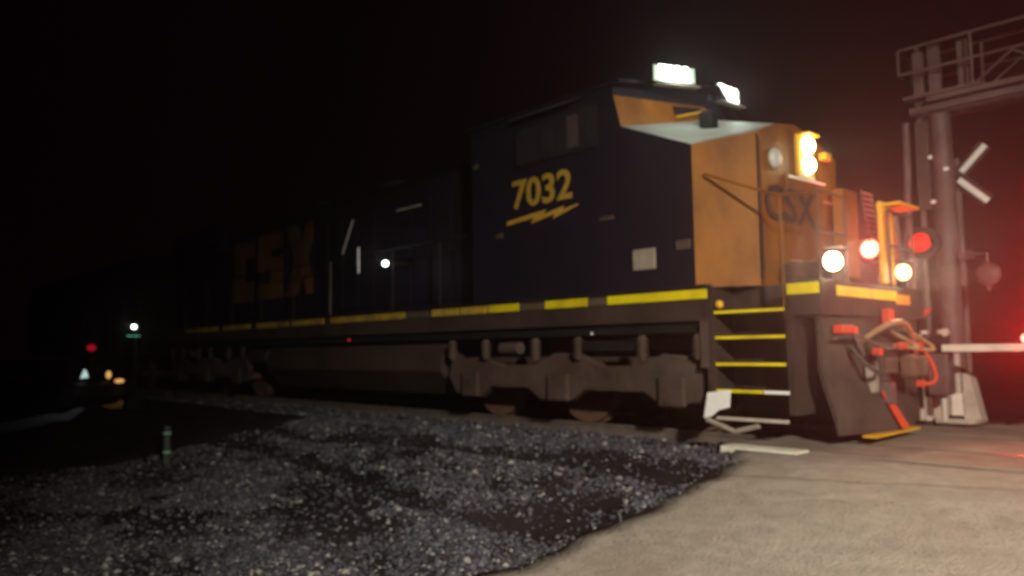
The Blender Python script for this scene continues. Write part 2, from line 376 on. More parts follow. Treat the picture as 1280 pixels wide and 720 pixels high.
# side window, awning, door
box('window_frame', M['black'], lo, -8.25, -6.62, 7.90, 7.935, 3.86, 4.46, bev=.01)
for a, c in ((-8.2, -7.45), (-7.40, -6.68)): box('side_window', M['glass'], lo, a, c, 7.885, 7.905, 3.90, 4.42)
MB().box(-7.15, -6.95, 7.875, 7.885, 3.94, 4.40).build('window_post', M['hose'], lo)
MB().poly([[(-8.3, 7.92, 4.64), (-6.85, 7.92, 4.64), (-6.9, 7.74, 4.55), (-8.25, 7.74, 4.55)]]).build('window_awning', mat('awning_grey', (.30, .28, .34), .6), lo)
# cab numbers and lightning bolt
ny = 7.912
text('cab_number', '7032', mat('number_yellow', (.42, .27, .03), .6, 0, .2, 12), lo, (-7.72, ny, 3.42), (1, 0, 0), (0, 0, 1), .60, .004, .012, shear=0, sx=1.04)
bolt = [(bx, 3.03 + (bz - 3.03) * .68 + .02 + (bx + 7.7) * -.02) for bx, bz in [(-8.45, 3.03), (-7.62, 3.16), (-7.70, 3.06), (-7.26, 3.17), (-7.32, 3.09), (-7.00, 3.17), (-7.02, 3.13), (-7.50, 2.93), (-7.44, 3.03), (-7.95, 2.90), (-7.86, 3.02), (-8.47, 2.93)]]
MB().prism([(x, 7.925, z) for x, z in bolt], (0, -.012, 0)).build('lightning_bolt', mat('bolt_yellow', (.50, .30, .03), .6, 0, .2, 12), lo)
# data plates
for x0, x1, z0, z1 in ((-6.07, -5.72, 2.10, 2.37), (-5.40, -5.20, 2.30, 2.42), (-6.62, -6.38, 2.82, 2.88), (-8.72, -8.58, 2.82, 2.90), (-9.25, -9.15, 4.02, 4.10)):
    box('data_plate', M['plate'] if x1 - x0 > .3 else M['truck'], lo, x0, x1, 7.912, 7.94, z0, z1, bev=.008)
# hood
hood = MB()
hood.poly(symm([[(-9.3, 8.5, 1.82), (-23.6, 8.5, 1.82), (-23.6, 8.5, 4.25), (-9.3, 8.5, 4.25)], [(-9.3, 8.5, 4.25), (-23.6, 8.5, 4.25), (-23.6, 8.8, 4.5), (-9.3, 8.8, 4.5)],
                 [(-9.3, 8.8, 4.5), (-23.6, 8.8, 4.5), (-23.6, CY, 4.55), (-9.3, CY, 4.55)],
                 [(-23.6, 8.5, 1.82), (-23.6, CY, 1.82), (-23.6, CY, 4.55), (-23.6, 8.8, 4.5), (-23.6, 8.5, 4.25)]]))
hood = hood.build('hood', M['blue'], lo)
for i in range(16):
    x = -9.9 - i * .62
    if x < -20: break
    d = box('hood_door', M['blue'], lo, x - .56, x, 8.475, 8.50, 2.0, 3.95, bev=.008)
    box('latch', M['black'], d, x - .10, x - .05, 8.455, 8.475, 2.9, 3.0)
rw = MB().prism([(-20.2, 8.2, 3.95), (-20.2, 8.5, 3.8), (-20.2, 10.4, 3.8), (-20.2, 10.7, 3.95), (-20.2, 10.75, 4.6), (-20.2, 8.15, 4.6)], (-3.2, 0, 0)).build('radiator', M['blue'], lo)
box('radiator_grille', M['black'], rw, -23.3, -20.3, 8.13, 8.16, 4.05, 4.5)
for x in (-13.5, -16.5): MB().cyl((x, CY, 4.5), (x, CY, 4.68), .55, n=24).build('roof_fan', M['black'], lo)
# big hood lettering, heavy block forms
def block(name, polys):
    t = MB()
    for p in polys: t.prism([(x, 8.47, z) for x, z in p], (0, -.012, 0))
    return t.build(name, mat('lettering_' + name[-1], (.19, .085, .022), .65, 0, .4, 2, dirt=(.05, .022, .012), dirt_amt=.8), lo)
zb, zt = 2.42, 4.08
block('letter_c', [[(-19.7, zb), (-19.7, zt - .1), (-18.5, zt - .1), (-18.5, zt - .55), (-19.05, zt - .55), (-19.05, zb + .5), (-18.5, zb + .5), (-18.5, zb)]])
block('letter_s', [[(-18.3, zb), (-16.95, zb), (-16.95, zb + 1.02), (-17.6, zb + 1.02), (-17.6, zt - .45), (-16.95, zt - .45), (-16.95, zt - .04), (-18.3, zt - .04), (-18.3, zb + .7), (-17.6, zb + .7), (-17.6, zb + .42), (-18.3, zb + .42)]])
block('letter_x', [[(-16.8, zb), (-16.2, zb), (-15.98, zb + .5), (-15.75, zb), (-15.5, zb), (-15.5, zb + .3), (-15.72, zb + .83), (-15.5, zt - .3), (-15.5, zt), (-15.8, zt), (-16.0, zt - .5), (-16.2, zt), (-16.8, zt), (-16.35, zb + .83)]])
# walkway, sill, stripes
box('walkway', M['black'], lo, -24.3, -5.0, 7.90, 11.0, 1.80, 1.85)
box('side_sill', M['under'], lo, -24.3, -4.98, 7.915, 10.985, 1.42, 1.80)
st = [(-6.5, -4.98, 0), (-6.84, -6.54, 1), (-7.66, -6.86, 0), (-8.18, -7.70, 1), (-8.9, -8.22, 0), (-9.6, -8.95, 2), (-10.35, -9.65, 2), (-11.1, -10.45, 1), (-13.72, -11.15, 2), (-15.36, -14.0, 2), (-17.1, -15.52, 2), (-19.0, -17.46, 2), (-21.6, -19.34, 2)]
worn = mat('faded_yellow', (.55, .37, .04), .6, 0, .35, 6, dirt=(.18, .12, .04), dirt_amt=.9)
for a, c, k in st: box('stripe', (M['tape'], M['tapedirt'], worn)[k], lo, a, c, 7.895, 7.913, 1.68, 1.79 if k != 1 else 1.775)
box('lower_sill', M['black'], lo, -24.0, -5.2, 8.0, 10.9, 1.28, 1.42)
# stanchions + handrail
hx = [-10.2, -11.6, -13.83, -15.4, -17.0, -18.6, -20.2, -21.8, -23.4]
for y in (7.96, 10.94):
    for x in hx: MB().tube([(x, y, 1.82), (x, y, 2.95)], .019).build('stanchion', M['black'] if x != -13.83 or y > 9 else M['alu'], lo)
    MB().tube([(-9.5, y, 2.98), (-24.1, y, 2.98)], .019).build('handrail', M['black'], lo)
MB().tube([(-12.70, 7.92, 2.62), (-12.71, 7.92, 3.12)], .022).build('grab_iron', M['whitetape'], lo)
MB().tube([(-13.30, 7.92, 3.05), (-12.91, 7.92, 3.69)], .018).build('grab_iron', M['alub'], lo)
MB().tube([(-11.41, 7.92, 3.66), (-10.68, 7.92, 3.66)], .014).build('grab_iron', M['alub'], lo)
sl = MB().cyl((-11.75, 8.42, 2.74), (-11.75, 7.93, 2.74), .035, n=12).build('step_light_arm', M['black'], lo)
MB().ball((-11.75, 7.90, 2.72), .055).build('step_light', M['white'], lo, smooth=True)
lamp('POINT', 'step_light_lamp', (-11.75, 7.75, 2.72), 2.2, (.85, 1, .95), .05, parent=lo)
MB().ball((-12.99, 7.89, 1.33), .022).build('marker_lamp', M['red_small'], lo)
MB().ball((-6.78, 7.89, 1.30), .018).build('marker_lens', M['whitetape'], lo)
# fuel tank, air tank
MB().prism([(-10.3, 8.15, 1.28), (-10.3, 8.05, .75), (-10.3, 8.45, .32), (-10.3, 10.45, .32), (-10.3, 10.85, .75), (-10.3, 10.75, 1.28)], (-6.6, 0, 0)).build('fuel_tank', M['under'], lo, bev=.03)
MB().cyl((-16.98, 8.25, 1.0), (-17.0 - .9, 8.25, 1.0), .2).build('air_reservoir', M['under'], lo, smooth=True)
# trucks
def truck(cx):
    t = MB()
    prof_ = [(-2.55, .62), (-2.45, .86), (-1.7, .95), (-1.2, .80), (-.5, .80), (-.1, .98), (.4, .98), (.8, .80), (1.4, .80), (1.8, .96), (2.45, .9), (2.55, .62), (2.35, .36), (1.75, .30), (1.5, .46), (.45, .46), (.2, .30), (-.4, .30), (-.65, .46), (-1.5, .46), (-1.75, .28), (-2.35, .34)]
    for y in (8.05, 10.70): t.prism([(cx + x, y, z + .06) for x, z in prof_], (0, .15, 0))
    t.box(cx - 2.2, cx + 2.2, 8.6, 10.3, .5, 1.0)
    fr = t.build('bogie_frame', M['truck'], lo, bev=.02)
    for dx in (-1.95, 0, 1.95):
        wh = MB()
        for y, s in ((8.66, 1), (10.12, 1)): wh.cyl((cx + dx, y, .53), (cx + dx, y + .13, .53), .525, n=40); wh.cyl((cx + dx, y + (.13 if y < 9 else -.03), .53), (cx + dx, y + (.16 if y < 9 else 0), .53), .56, n=40)
        wh.cyl((cx + dx, 8.2, .53), (cx + dx, 10.7, .53), .09)
        wh.build('wheelset', M['rust'], fr, smooth=True)
        MB().box(cx + dx - .2, cx + dx + .2, 7.99, 8.06, .36, .74, bev=.03).build('axle_box', M['truck'], fr)
        for s in (-.42, .42):
            sp_ = MB(); 
            for k in range(5): sp_.cyl((cx + dx + s, 8.0, 1.0 + k * .05), (cx + dx + s, 8.0, 1.02 + k * .05), .085, n=12)
            sp_.cyl((cx + dx + s, 8.0, .95), (cx + dx + s, 8.0, 1.26), .05, n=10); sp_.build('spring', M['truck'], fr)
    MB().cyl((cx - 1.1, 7.96, 1.12), (cx - .7, 7.96, 1.12), .09).build('brake_cylinder', M['truck'], fr)
    MB().box(cx + .5, cx + 1.4, 7.98, 8.05, 1.06, 1.2, bev=.02).build('damper', M['black'], fr)
truck(-7.55); truck(-20.4)
# front end
box('front_platform', M['under'], lo, -5.0, -3.62, 8.42, 10.48, 1.50, 1.82, bev=.02)
box('platform_edge', M['under'], lo, -3.98, -3.60, 7.93, 10.97, 1.42, 1.815, bev=.02)
MB().box(-3.60, -3.585, 8.30, 10.0, 1.64, 1.755).build('stripe', M['tape'], lo)
MB().box(-3.60, -3.585, 10.02, 10.45, 1.60, 1.72).build('stripe', M['amber'], lo)
MB().box(-3.98, -3.62, 7.915, 7.93, 1.66, 1.78).build('stripe', M['tape'], lo)
# stepwells
for s in (0, 1):
    f = (lambda y: y) if not s else (lambda y: 2 * CY - y)
    wl = MB(); wl.box(-5.02, -4.93, *sorted((f(7.93), f(8.42))), .34, 1.8, bev=.01); wl.box(-4.02, -3.93, *sorted((f(7.93), f(8.42))), .34, 1.5, bev=.01)
    wl.box(-4.93, -4.02, *sorted((f(8.40), f(8.45))), .4, 1.5)
    wl.build('stepwell', M['under'], lo)
    for k, (x0, x1, z) in enumerate(((-4.93, -4.02, 1.52), (-4.93, -4.02, 1.22), (-4.93, -4.02, .91), (-4.93, -4.02, .60))):
        sp_ = box('step', M['under'], lo, x0, x1, *sorted((f(7.96), f(8.40))), z - .04, z, bev=.005)
        box('step_edge', M['tape'], sp_, x0 + .02, x1 - .02, *sorted((f(7.94), f(7.962))), z - .032, z + .002)
MB().box(-4.30, -4.0, 7.925, 7.94, .568, .602).build('reflector', M['whitetape'], lo)
MB().box(-4.92, -4.05, 7.92, 8.0, .25, .285, bev=.006).build('bottom_rung', M['alub'], lo)
MB().prism([(-5.02, 7.91, .56), (-4.72, 7.91, .60), (-4.74, 7.91, .40), (-4.88, 7.91, .36), (-4.98, 7.91, .28), (-5.08, 7.91, .26)], (0, .02, 0)).build('white_plate', M['whitetape'], lo)
MB().tube([(-5.06, 7.95, .24), (-4.7, 7.95, .12), (-4.4, 7.97, .2)], .03).build('drain_pipe', M['plate'], lo)
MB().prism([(-5.1, 7.92, 1.8), (-4.99, 7.92, 1.8), (-4.99, 7.92, .85), (-5.1, 7.92, .85)], (0, .05, 0)).build('sill_post', M['truck'], lo)
MB().ball((-4.86, 7.98, 1.6), .05).build('lamp_lens', M['amber'], lo)
# pilot + plow
MB().prism([(-3.66, 8.02, .80), (-3.66, 8.02, 1.5), (-3.66, 10.88, 1.5), (-3.66, 10.88, .80), (-3.60, 10.45, .12), (-3.60, 8.3, .12)], (-.05, 0, 0)).build('pilot_plate', M['truck'], lo)
pl = MB().poly(symm([[(-3.66, 8.15, .70), (-3.64, 8.25, .12), (-3.42, CY, .10), (-3.56, CY, .66)]])).build('snow_plow', M['truck'], lo)
md = pl.modifiers.new('s', 'SOLIDIFY'); md.thickness = .03
MB().prism([(-3.50, 9.10, .56), (-3.49, 9.24, .56), (-3.36, 9.52, .14), (-3.38, 9.36, .12)], (.02, -.01, .0)).build('red_stripe', M['redp'], lo)
MB().box(-3.52, -3.36, 8.6, 9.9, .085, .105).build('plow_lip', M['amber'], lo)
cp = MB(); cp.box(-3.9, -3.3, 9.35, 9.55, .76, .94, bev=.03); cp.box(-3.34, -3.16, 9.28, 9.45, .72, .98, bev=.05); cp.box(-3.34, -3.12, 9.5, 9.6, .72, .96, bev=.04)
cp.build('coupler', M['rust'], lo)
MB().box(-3.64, -3.52, 9.12, 9.78, .62, 1.12, bev=.03).build('coupler_pocket', M['truck'], lo)
MB().box(-3.60, -3.50, 8.95, 9.1, .55, .85, bev=.02).build('uncoupling_bracket', M['plate'], lo)
MB().box(-3.60, -3.40, 9.16, 9.34, .42, .66, bev=.02).build('uncoupling_bracket', M['alu'], lo)
MB().tube([(-3.55, 8.1, 1.18), (-3.50, 8.6, 1.20), (-3.45, 9.2, 1.05), (-3.45, 9.7, 1.05), (-3.5, 10.8, 1.2)], .018).build('cut_lever', M['alu'], lo)
def hose(p0, p1, sag, out, m, r=.024, n=12):
    pts = []
    for i in range(n + 1):
        t = i / n; k = 4 * t * (1 - t)
        pts.append((p0[0] + (p1[0] - p0[0]) * t + out * k, p0[1] + (p1[1] - p0[1]) * t, p0[2] + (p1[2] - p0[2]) * t + sag * k))
    h_ = MB().tube(pts, r).build('air_hose', m, lo); MB().box(p1[0] - .04, p1[0] + .05, p1[1] - .05, p1[1] + .05, p1[2] - .04, p1[2] + .04, bev=.01).build('hose_coupling', M['redp'], h_)
hose((-3.6, 8.8, 1.1), (-3.48, 10.1, 1.02), .30, .18, M['hoset'], .032)
hose((-3.6, 8.62, 1.05), (-3.45, 8.95, 1.02), -.25, .15, M['hose'])
hose((-3.6, 9.8, 1.25), (-3.4, 9.6, 1.08), -.1, .22, M['hoset'])
hose((-3.6, 10.2, 1.3), (-3.35, 9.95, 1.05), -.12, .25, M['hoset'])
hose((-3.6, 10.45, 1.25), (-3.38, 10.05, .62), -.2, .22, M['redp'])
hose((-3.6, 8.5, 1.3), (-3.5, 8.42, 1.26), -.3, .14, M['hose'])
MB().box(-3.58, -3.48, 9.46, 9.62, 1.36, 1.52, bev=.02).build('glad_hand', M['redp'], lo)
MB().tube([(-3.5, 9.6, 1.08), (-3.34, 10.1, 1.1)], .022).build('hose_bar', M['redp'], lo)
MB().box(-3.62, -3.50, 8.2, 8.5, 1.22, 1.32, bev=.02).build('glad_hand', M['redp'], lo)
# front handrails
for y in (8.05, 8.75, 10.05, 10.85):
    MB().tube([(-3.66, y, 1.82), (-3.66, y, 2.80)], .018).build('stanchion', M['rust'], lo)
for y0, y1 in ((8.05, 8.75), (10.05, 10.85)):
    for z in (2.35, 2.80): MB().tube([(-3.66, y0, z), (-3.66, y1, z)], .016).build('handrail', M['rust'], lo)
MB().tube([(-3.70, 7.98, 2.75), (-4.1, 7.98, 2.8), (-5.0, 7.98, 3.2)], .016).build('handrail', M['yellow'], lo)
MB().tube([(-4.05, 7.98, 1.4), (-4.05, 7.98, 2.76)], .016).build('handrail', M['yellow'], lo)
MB().box(-3.78, -3.72, 10.02, 10.40, 1.86, 2.93, bev=.02).build('end_panel', M['amber'], lo)
MB().prism([(-3.78, 10.41, 1.86), (-3.78, 10.72, 1.86), (-3.78, 10.48, 2.82), (-3.78, 10.41, 2.87)], (.03, 0, 0)).build('end_bracket', M['redp'], lo)
MB().box(-3.80, -3.5, 10.05, 10.72, 2.86, 2.90, bev=.008).build('panel_cap', M['amber'], lo)
MB().box(-4.4, -4.25, 10.15, 10.6, 2.0, 3.2, bev=.02).build('sand_box', M['yellow'], lo)
for k in range(9):
    z = 3.16 - k * .072; y = 10.42 + k * .035 if k < 6 else 10.62 + (k - 6) * .02
    MB().tube([(-4.12, y, z), (-4.12, y + .34, z)], .012).build('ladder_rung', M['plate'], lo)
MB().tube([(-4.12, 10.42, 3.2), (-4.12, 10.62, 2.5)], .014).build('ladder_rail', M['rust'], lo)
MB().tube([(-4.12, 10.76, 3.2), (-4.12, 10.98, 2.5)], .014).build('ladder_rail', M['rust'], lo)
for y, z in ((9.9, 3.0), (9.85, 2.35), (8.9, 2.15)): MB().tube([(-4.40, y, z), (-4.40, y + .3, z + .01)], .010).build('grab_iron', M['plate'], lo)
MB().box(-4.44, -3.95, 8.7, 9.5, 1.83, 2.1, bev=.04).build('toolbox', M['rust'], lo)
# ditch lights, toed outwards
for y in (8.40, 10.48):
    ax = Vector((math.cos(R(38)), -math.sin(R(38)), 0)); c = Vector((-3.70, y, 2.03))
    d = MB().cyl(c - ax * .10, c + ax * .06, .09, .125, n=24).build('ditch_light', M['black'], lo, smooth=True)
    MB().cyl(c + ax * .06, c + ax * .08, .108, n=24).build('lens', M['head'] if y < 9 else M['cream'], d)
    MB().box(-3.74, -3.66, y - .03, y + .03, 1.81, 1.93).build('bracket', M['black'], d)
    MB().box(-3.72, -3.52, y - .14, y + .14, 2.175, 2.19).build('visor', M['alu'], d)

# ------------------------------------------------------------------ second unit coupled behind: dark covered wagon end
wg = root('freight_wagon', 'unlit black freight wagon coupled behind the dark blue locomotive', 'wagon', (-33, CY, 0))
box('wagon_body', M['black'], wg, -41.5, -25.6, 8.0, 10.9, 1.1, 4.3, bev=.04)
for i in range(12): box('side_post', M['black'], wg, -26.1 - i * 1.36, -26.0 - i * 1.36, 7.93, 8.0, 1.1, 4.3)
box('centre_sill', M['black'], wg, -42.1, -24.7, 9.2, 9.7, .75, 1.1)
for cx in (-27.8, -39.3):
    t = MB(); t.box(cx - 1.2, cx + 1.2, 8.2, 8.4, .45, .8, bev=.03); t.box(cx - 1.2, cx + 1.2, 10.5, 10.7, .45, .8, bev=.03); t.box(cx - .3, cx + .3, 8.3, 10.6, .4, .8)
    fr = t.build('bogie_frame', M['black'], wg)
    for dx in (-.88, .88):
        w_ = MB()
        for y in (8.66, 10.12): w_.cyl((cx + dx, y, .46), (cx + dx, y + .13, .46), .455, n=28)
        w_.cyl((cx + dx, 8.3, .46), (cx + dx, 10.6, .46), .07); w_.build('wheelset', M['rust'], fr)

# ------------------------------------------------------------------ crossing cantilever (gantry)
ga = root('signal_gantry', 'tall grey metal cantilever gantry with railed walkway behind the locomotive nose', 'gantry', (-3.87, 12.96, -.12))
MB().cyl((-3.87, 12.96, .30), (-3.86, 12.96, 4.70), .165, .15, n=20).build('mast', M['alu'], ga, smooth=True)
MB().box(-3.99, -3.75, 12.80, 12.86, .35, .95, bev=.02).build('mast_door', M['alub'], ga)
bs = MB().cyl((-3.87, 12.96, .02), (-3.87, 12.96, .36), .20, .18, n=8); bs.box(-4.2, -3.54, 12.65, 13.27, -.09, -.03, bev=.01)
bs.prism([(-3.72, 12.80, -.03), (-3.50, 12.80, -.03), (-3.62, 12.80, .62), (-3.72, 12.80, .66)], (0, .3, 0)); bs.prism([(-4.02, 12.80, -.03), (-4.24, 12.80, -.03), (-4.12, 12.80, .5), (-4.02, 12.80, .6)], (0, .3, 0))
bs.build('mast_base', M['alub'], ga)
tag(MB().box(-4.35, -3.35, 12.5, 13.4, -.4, -.09, bev=.02).build('footing', mat('footing', (.05, .045, .045), .9), ga), None)
MB().tube([(-4.44, 12.96, 1.45), (-4.36, 12.96, 4.66)], .055).build('conduit_mast', M['alu'], ga)
MB().tube([(-4.20, 12.96, 1.2), (-4.14, 12.96, 5.84)], .042).build('conduit_mast', M['alu'], ga)
MB().box(-4.22, -4.02, 12.9, 13.05, 3.2, 4.62, bev=.01).build('junction_panel', M['hose'], ga)
# truss arm over the road
ar = MB()
for yy in (12.72, 13.2):
    ar.box(-4.2, 6.5, yy - .05, yy + .05, 4.70, 4.80); ar.box(-3.95, 6.5, yy - .04, yy + .04, 4.86, 4.94)
    for k in range(8):
        x = -3.4 + k * 1.25; ar.cyl((x, yy, 4.9), (x + .62, yy, 5.36), .018, n=6); ar.cyl((x + .62, yy, 5.36), (x + 1.25, yy, 4.9), .018, n=6)
ar.build('truss_arm', M['alu'], ga)
MB().box(-4.28, -3.2, 12.66, 13.26, 4.95, 5.0, bev=.008).build('walkway', M['alu'], ga)
ra = MB()
for yy in (12.68, 13.24):
    for z in (5.38, 5.78): ra.tube([(-4.33, yy, z), (-3.3, yy, z), (6.4, yy, z)], .022)
    for x in (-4.33, -3.30, -1.9, -.4, 1.1, 2.6, 4.1, 5.6): ra.tube([(x, yy, 4.95 if x > -4.3 else 5.38), (x, yy, 5.78)], .02)
for z in (5.38, 5.78): ra.tube([(-4.33, 12.68, z), (-4.33, 13.24, z)], .02)
ra.build('handrail', M['alu'], ga)
for x0, x1 in ((-3.98, -3.80), (-3.56, -3.42)): MB().box(x0, x1, 12.92, 13.0, 4.95, 5.82 if x0 < -3.7 else 5.8, bev=.01).build('upright', M['alu'], ga)
MB().box(-4.2, -4.05, 12.9, 13.02, 4.9, 5.76, bev=.01).build('upright', M['alu'], ga)
for x, y, z in ((-3.99, 12.86, 4.02), (-3.76, 12.79, 3.78), (-3.97, 12.80, 3.30)): MB().box(x - .035, x + .035, y - .01, y, z - .025, z + .025).build('reflector', M['whitetape'], ga)
# bell hanging from the mast
MB().tube([(-3.70, 12.9, 2.42), (-3.50, 12.7, 2.42), (-3.24, 12.6, 2.40), (-3.24, 12.6, 2.25)], .022).build('bell_arm', M['alu'], ga)
MB().box(-3.66, -3.46, 12.72, 12.85, 2.36, 2.48, bev=.02).build('arm_clamp', M['pinkl'], ga)
bl = MB().ball((-3.24, 12.6, 2.10), .175, (1, .55, .95)); bl.cyl((-3.24, 12.6, 1.95), (-3.24, 12.6, 1.86), .05, .02)
bl.build('bell', M['pinkl'], ga, smooth=True)

# crossbuck behind the mast
cb = root('crossbuck_sign', 'white crossed boards sign partly hidden behind the gantry mast', 'railroad sign', (-3.86, 13.62, -.12))
MB().tube([(-3.86, 13.66, -.12), (-3.86, 13.66, 4.1)], .05).build('post', M['alu'], cb)
for s in (1, -1):
    q = Matrix.Rotation(R(-46 * s), 3, 'Y')
    bd = MB().box(-.63, .63, -.012, .012, -.11, .11, rot=q)
    bmesh.ops.translate(bd.bm, vec=(-3.86, 13.60 + .014 * s, 3.78), verts=bd.bm.verts)
    bd = bd.build('crossbuck_board', mat('board_back', (.035, .026, .026), .7), cb)
    for t_ in (1, -1):
        tp = MB().box(*sorted((.06 * t_, .63 * t_)), -.018, -.0135, -.045, .045)
        bmesh.ops.rotate(tp.bm, cent=(0, 0, 0), matrix=q, verts=tp.bm.verts)
        bmesh.ops.translate(tp.bm, vec=(-3.86, 13.60 + .014 * s, 3.78), verts=tp.bm.verts)
        tp.build('reflective_strip', M['whitetape'], bd)

# ------------------------------------------------------------------ flashing signal and gate
fs = root('crossing_signal', 'railroad crossing signal post with two round red flashing lamps beside the gate', 'crossing signal', (-4.22, 11.9, -.02))
MB().tube([(-4.22, 11.9, -.02), (-4.22, 11.9, 3.0)], .052).build('post', M['alu'], fs)
MB().cyl((-4.22, 11.9, -.02), (-4.22, 11.9, .22), .15, .11, n=12).build('post_base', M['alub'], fs)
MB().tube([(-4.58, 11.9, 2.47), (-3.87, 11.9, 2.47)], .03).build('lamp_bar', M['black'], fs)
for x, em, z in ((-4.58, 'red_lamp', 2.545), (-3.87, 'red_dim', 2.565)):
    h_ = MB().cyl((x, 11.93, z), (x, 11.99, z), .235, n=32).build('lamp_background', M['black'], fs)
    MB().cyl((x, 11.80, z), (x, 11.93, z), .15, n=28).build('lamp_housing', M['black'], h_, smooth=True)
    ln = MB().ball((x, 11.80, z), .137 if em == 'red_lamp' else .155, (1, .3, .9 if em != 'red_lamp' else 1)).build('lens', M[em], h_, smooth=True)
    vz = MB(); n = 14
    for i in range(n):
        a0, a1 = R(-10 + 200 * i / n), R(-10 + 200 * (i + 1) / n)
        p = lambda a, y: (x + .168 * math.cos(a), y, z + .168 * math.sin(a))
        vz.poly([[p(a0, 11.84), p(a1, 11.84), p(a1, 11.72), p(a0, 11.72)]])
    v_ = vz.build('visor', M['black'], h_); v_.modifiers.new('s', 'SOLIDIFY').thickness = .006
lamp('SPOT', 'flasher_lamp', (-4.58, 11.62, 2.545), 420, (1, .04, .04), .1, (-4.0, 8, 2.3), 130, .9, parent=fs)

gt = root('crossing_gate', 'white and red crossing gate arm lowered across the road with pale machine box', 'crossing gate', (-4.0, 12.2, -.05))
for x, w in ((-4.02, .06), (-3.80, .045)): MB().tube([(x, 12.2, -.02), (x, 12.2, 1.3)], w).build('post', M['alub'], gt)
MB().box(-4.42, -4.22, 12.05, 12.25, -.02, .17, bev=.03).build('foot_box', M['alub'], gt)
MB().box(-4.16, -4.02, 12.05, 12.25, -.02, .15, bev=.03).build('foot_box', M['alub'], gt)
mc = MB().box(-3.95, -3.66, 12.0, 12.32, .36, 1.02, bev=.04).build('gate_machine', M['alu'], gt)
MB().tube([(-3.99, 12.18, .05), (-3.99, 12.18, .9)], .05).build('conduit', M['rust'], gt)
MB().box(-3.98, -3.62, 11.96, 12.02, .96, 1.24, bev=.02).build('arm_mount', M['black'], gt)
MB().cyl((-3.66, 11.94, 1.26), (-3.66, 12.0, 1.26), .055).build('mount_bolt', M['alub'], gt)
MB().box(-4.05, -3.85, 11.98, 12.1, 1.14, 1.20, bev=.01).build('mount_bar', M['redp'], gt)
MB().prism([(-4.06, 11.98, 1.52), (-3.86, 11.98, 1.62), (-3.82, 11.98, 1.60), (-3.98, 11.98, 1.46)], (0, .03, 0)).build('counter_plate', M['redp'], gt)
am = MB().box(-3.70, 4.4, 11.90, 11.93, .985, 1.085, bev=.008).build('gate_arm', M['gatew'], gt)
for k in range(6): MB().box(-2.05 + 1.1 * k, -1.6 + 1.1 * k, 11.893, 11.90, .99, 1.08).build('red_band', M['gater'], am)
for x in (-2.66, .6, 4.2):
    l_ = MB().box(x - .03, x + .03, 11.89, 11.95, 1.085, 1.14).build('arm_lamp', M['black'], gt)
    MB().ball((x, 11.88, 1.155), .06).build('lens', M['red_lamp'], l_, smooth=True)
lamp('SPOT', 'gate_lamp', (-2.64, 11.78, 1.16), 260, (1, .015, .02), .05, (-1.2, 6, 3.0), 110, .8, parent=gt)

# far side flashing signal to the right of the frame edge
f2 = root('crossing_signal', 'second crossing signal post with red lamps at the far right of the road', 'crossing signal', (-1.6, 13.6, -.12))
MB().tube([(-1.6, 13.6, -.12), (-1.6, 13.6, 2.6)], .052).build('post', M['alu'], f2)
for x in (-1.95, -1.25):
    h_ = MB().cyl((x, 13.63, 1.75), (x, 13.69, 1.75), .25, n=28).build('lamp_background', M['black'], f2)
    MB().ball((x, 13.60, 1.75), .14, (1, .3, 1)).build('lens', M['red_lamp'], h_, smooth=True)
lamp('SPOT', 'flasher_lamp', (-1.95, 13.42, 1.75), 1150, (1, .002, .02), .1, (.4, 6, 4.6), 84, .8, parent=f2)

# ------------------------------------------------------------------ far left: switch stand lamp, car, red signal, flare post
sw = root('switch_stand', 'track switch stand with small white lamp and self-lit green target near the wagon', 'switch stand', (-19.55, 6.0, -.1))
MB().tube([(-19.55, 6.0, -.2), (-19.55, 6.0, 1.6)], .03).build('post', M['black'], sw)
MB().box(-19.75, -19.35, 5.8, 6.2, -.2, .1, bev=.03).build('stand_base', M['black'], sw)
MB().box(-19.60, -19.50, 5.95, 6.05, 1.62, 1.88, bev=.02).build('lamp_housing', M['black'], sw)
MB().ball((-19.48, 5.93, 1.77), .055).build('lamp_lens', M['white'], sw, smooth=True)
MB().box(-19.5, -19.49, 5.78, 6.08, 1.54, 1.565).build('green_target', M['greenl'], sw)  # target glows by emission, imitating reflected lamp light
lamp('POINT', 'switch_lamp', (-19.3, 5.75, 1.77), 1.6, (.8, 1, .9), .05, parent=sw)

rs = root('dwarf_signal', 'distant low signal post showing one dim red lamp at far left', 'signal', (-23.2, 6.0, -.42))
MB().tube([(-23.22, 6.0, -.42), (-23.22, 6.0, 1.1)], .045).build('post', M['black'], rs)
MB().box(-23.34, -23.1, 5.9, 6.12, 1.08, 1.56, bev=.03).build('signal_head', M['black'], rs)
MB().ball((-23.09, 5.95, 1.31), .115, (.5, 1, .8)).build('lens', emat('far_red', (1, .01, .04), .28), rs, smooth=True)

mk = root('flare_post', 'small added post with two green bands imitating a lens flare over the dark gravel', 'lens flare post', (-12.03, 4.17, -.5))  # post added to imitate a green lens flare
MB().cyl((-12.03, 4.17, -.55), (-12.03, 4.17, .02), .055, .05, n=16).build('post_body', mat('flare_post_body', (.06, .075, .075), .6), mk, smooth=True)
for z in (-.38, -.10): MB().cyl((-12.03, 4.17, z), (-12.03, 4.17, z + .035), .062, n=16).build('flare_band', mat('flare_green', (.25, .62, .45), .4), mk)

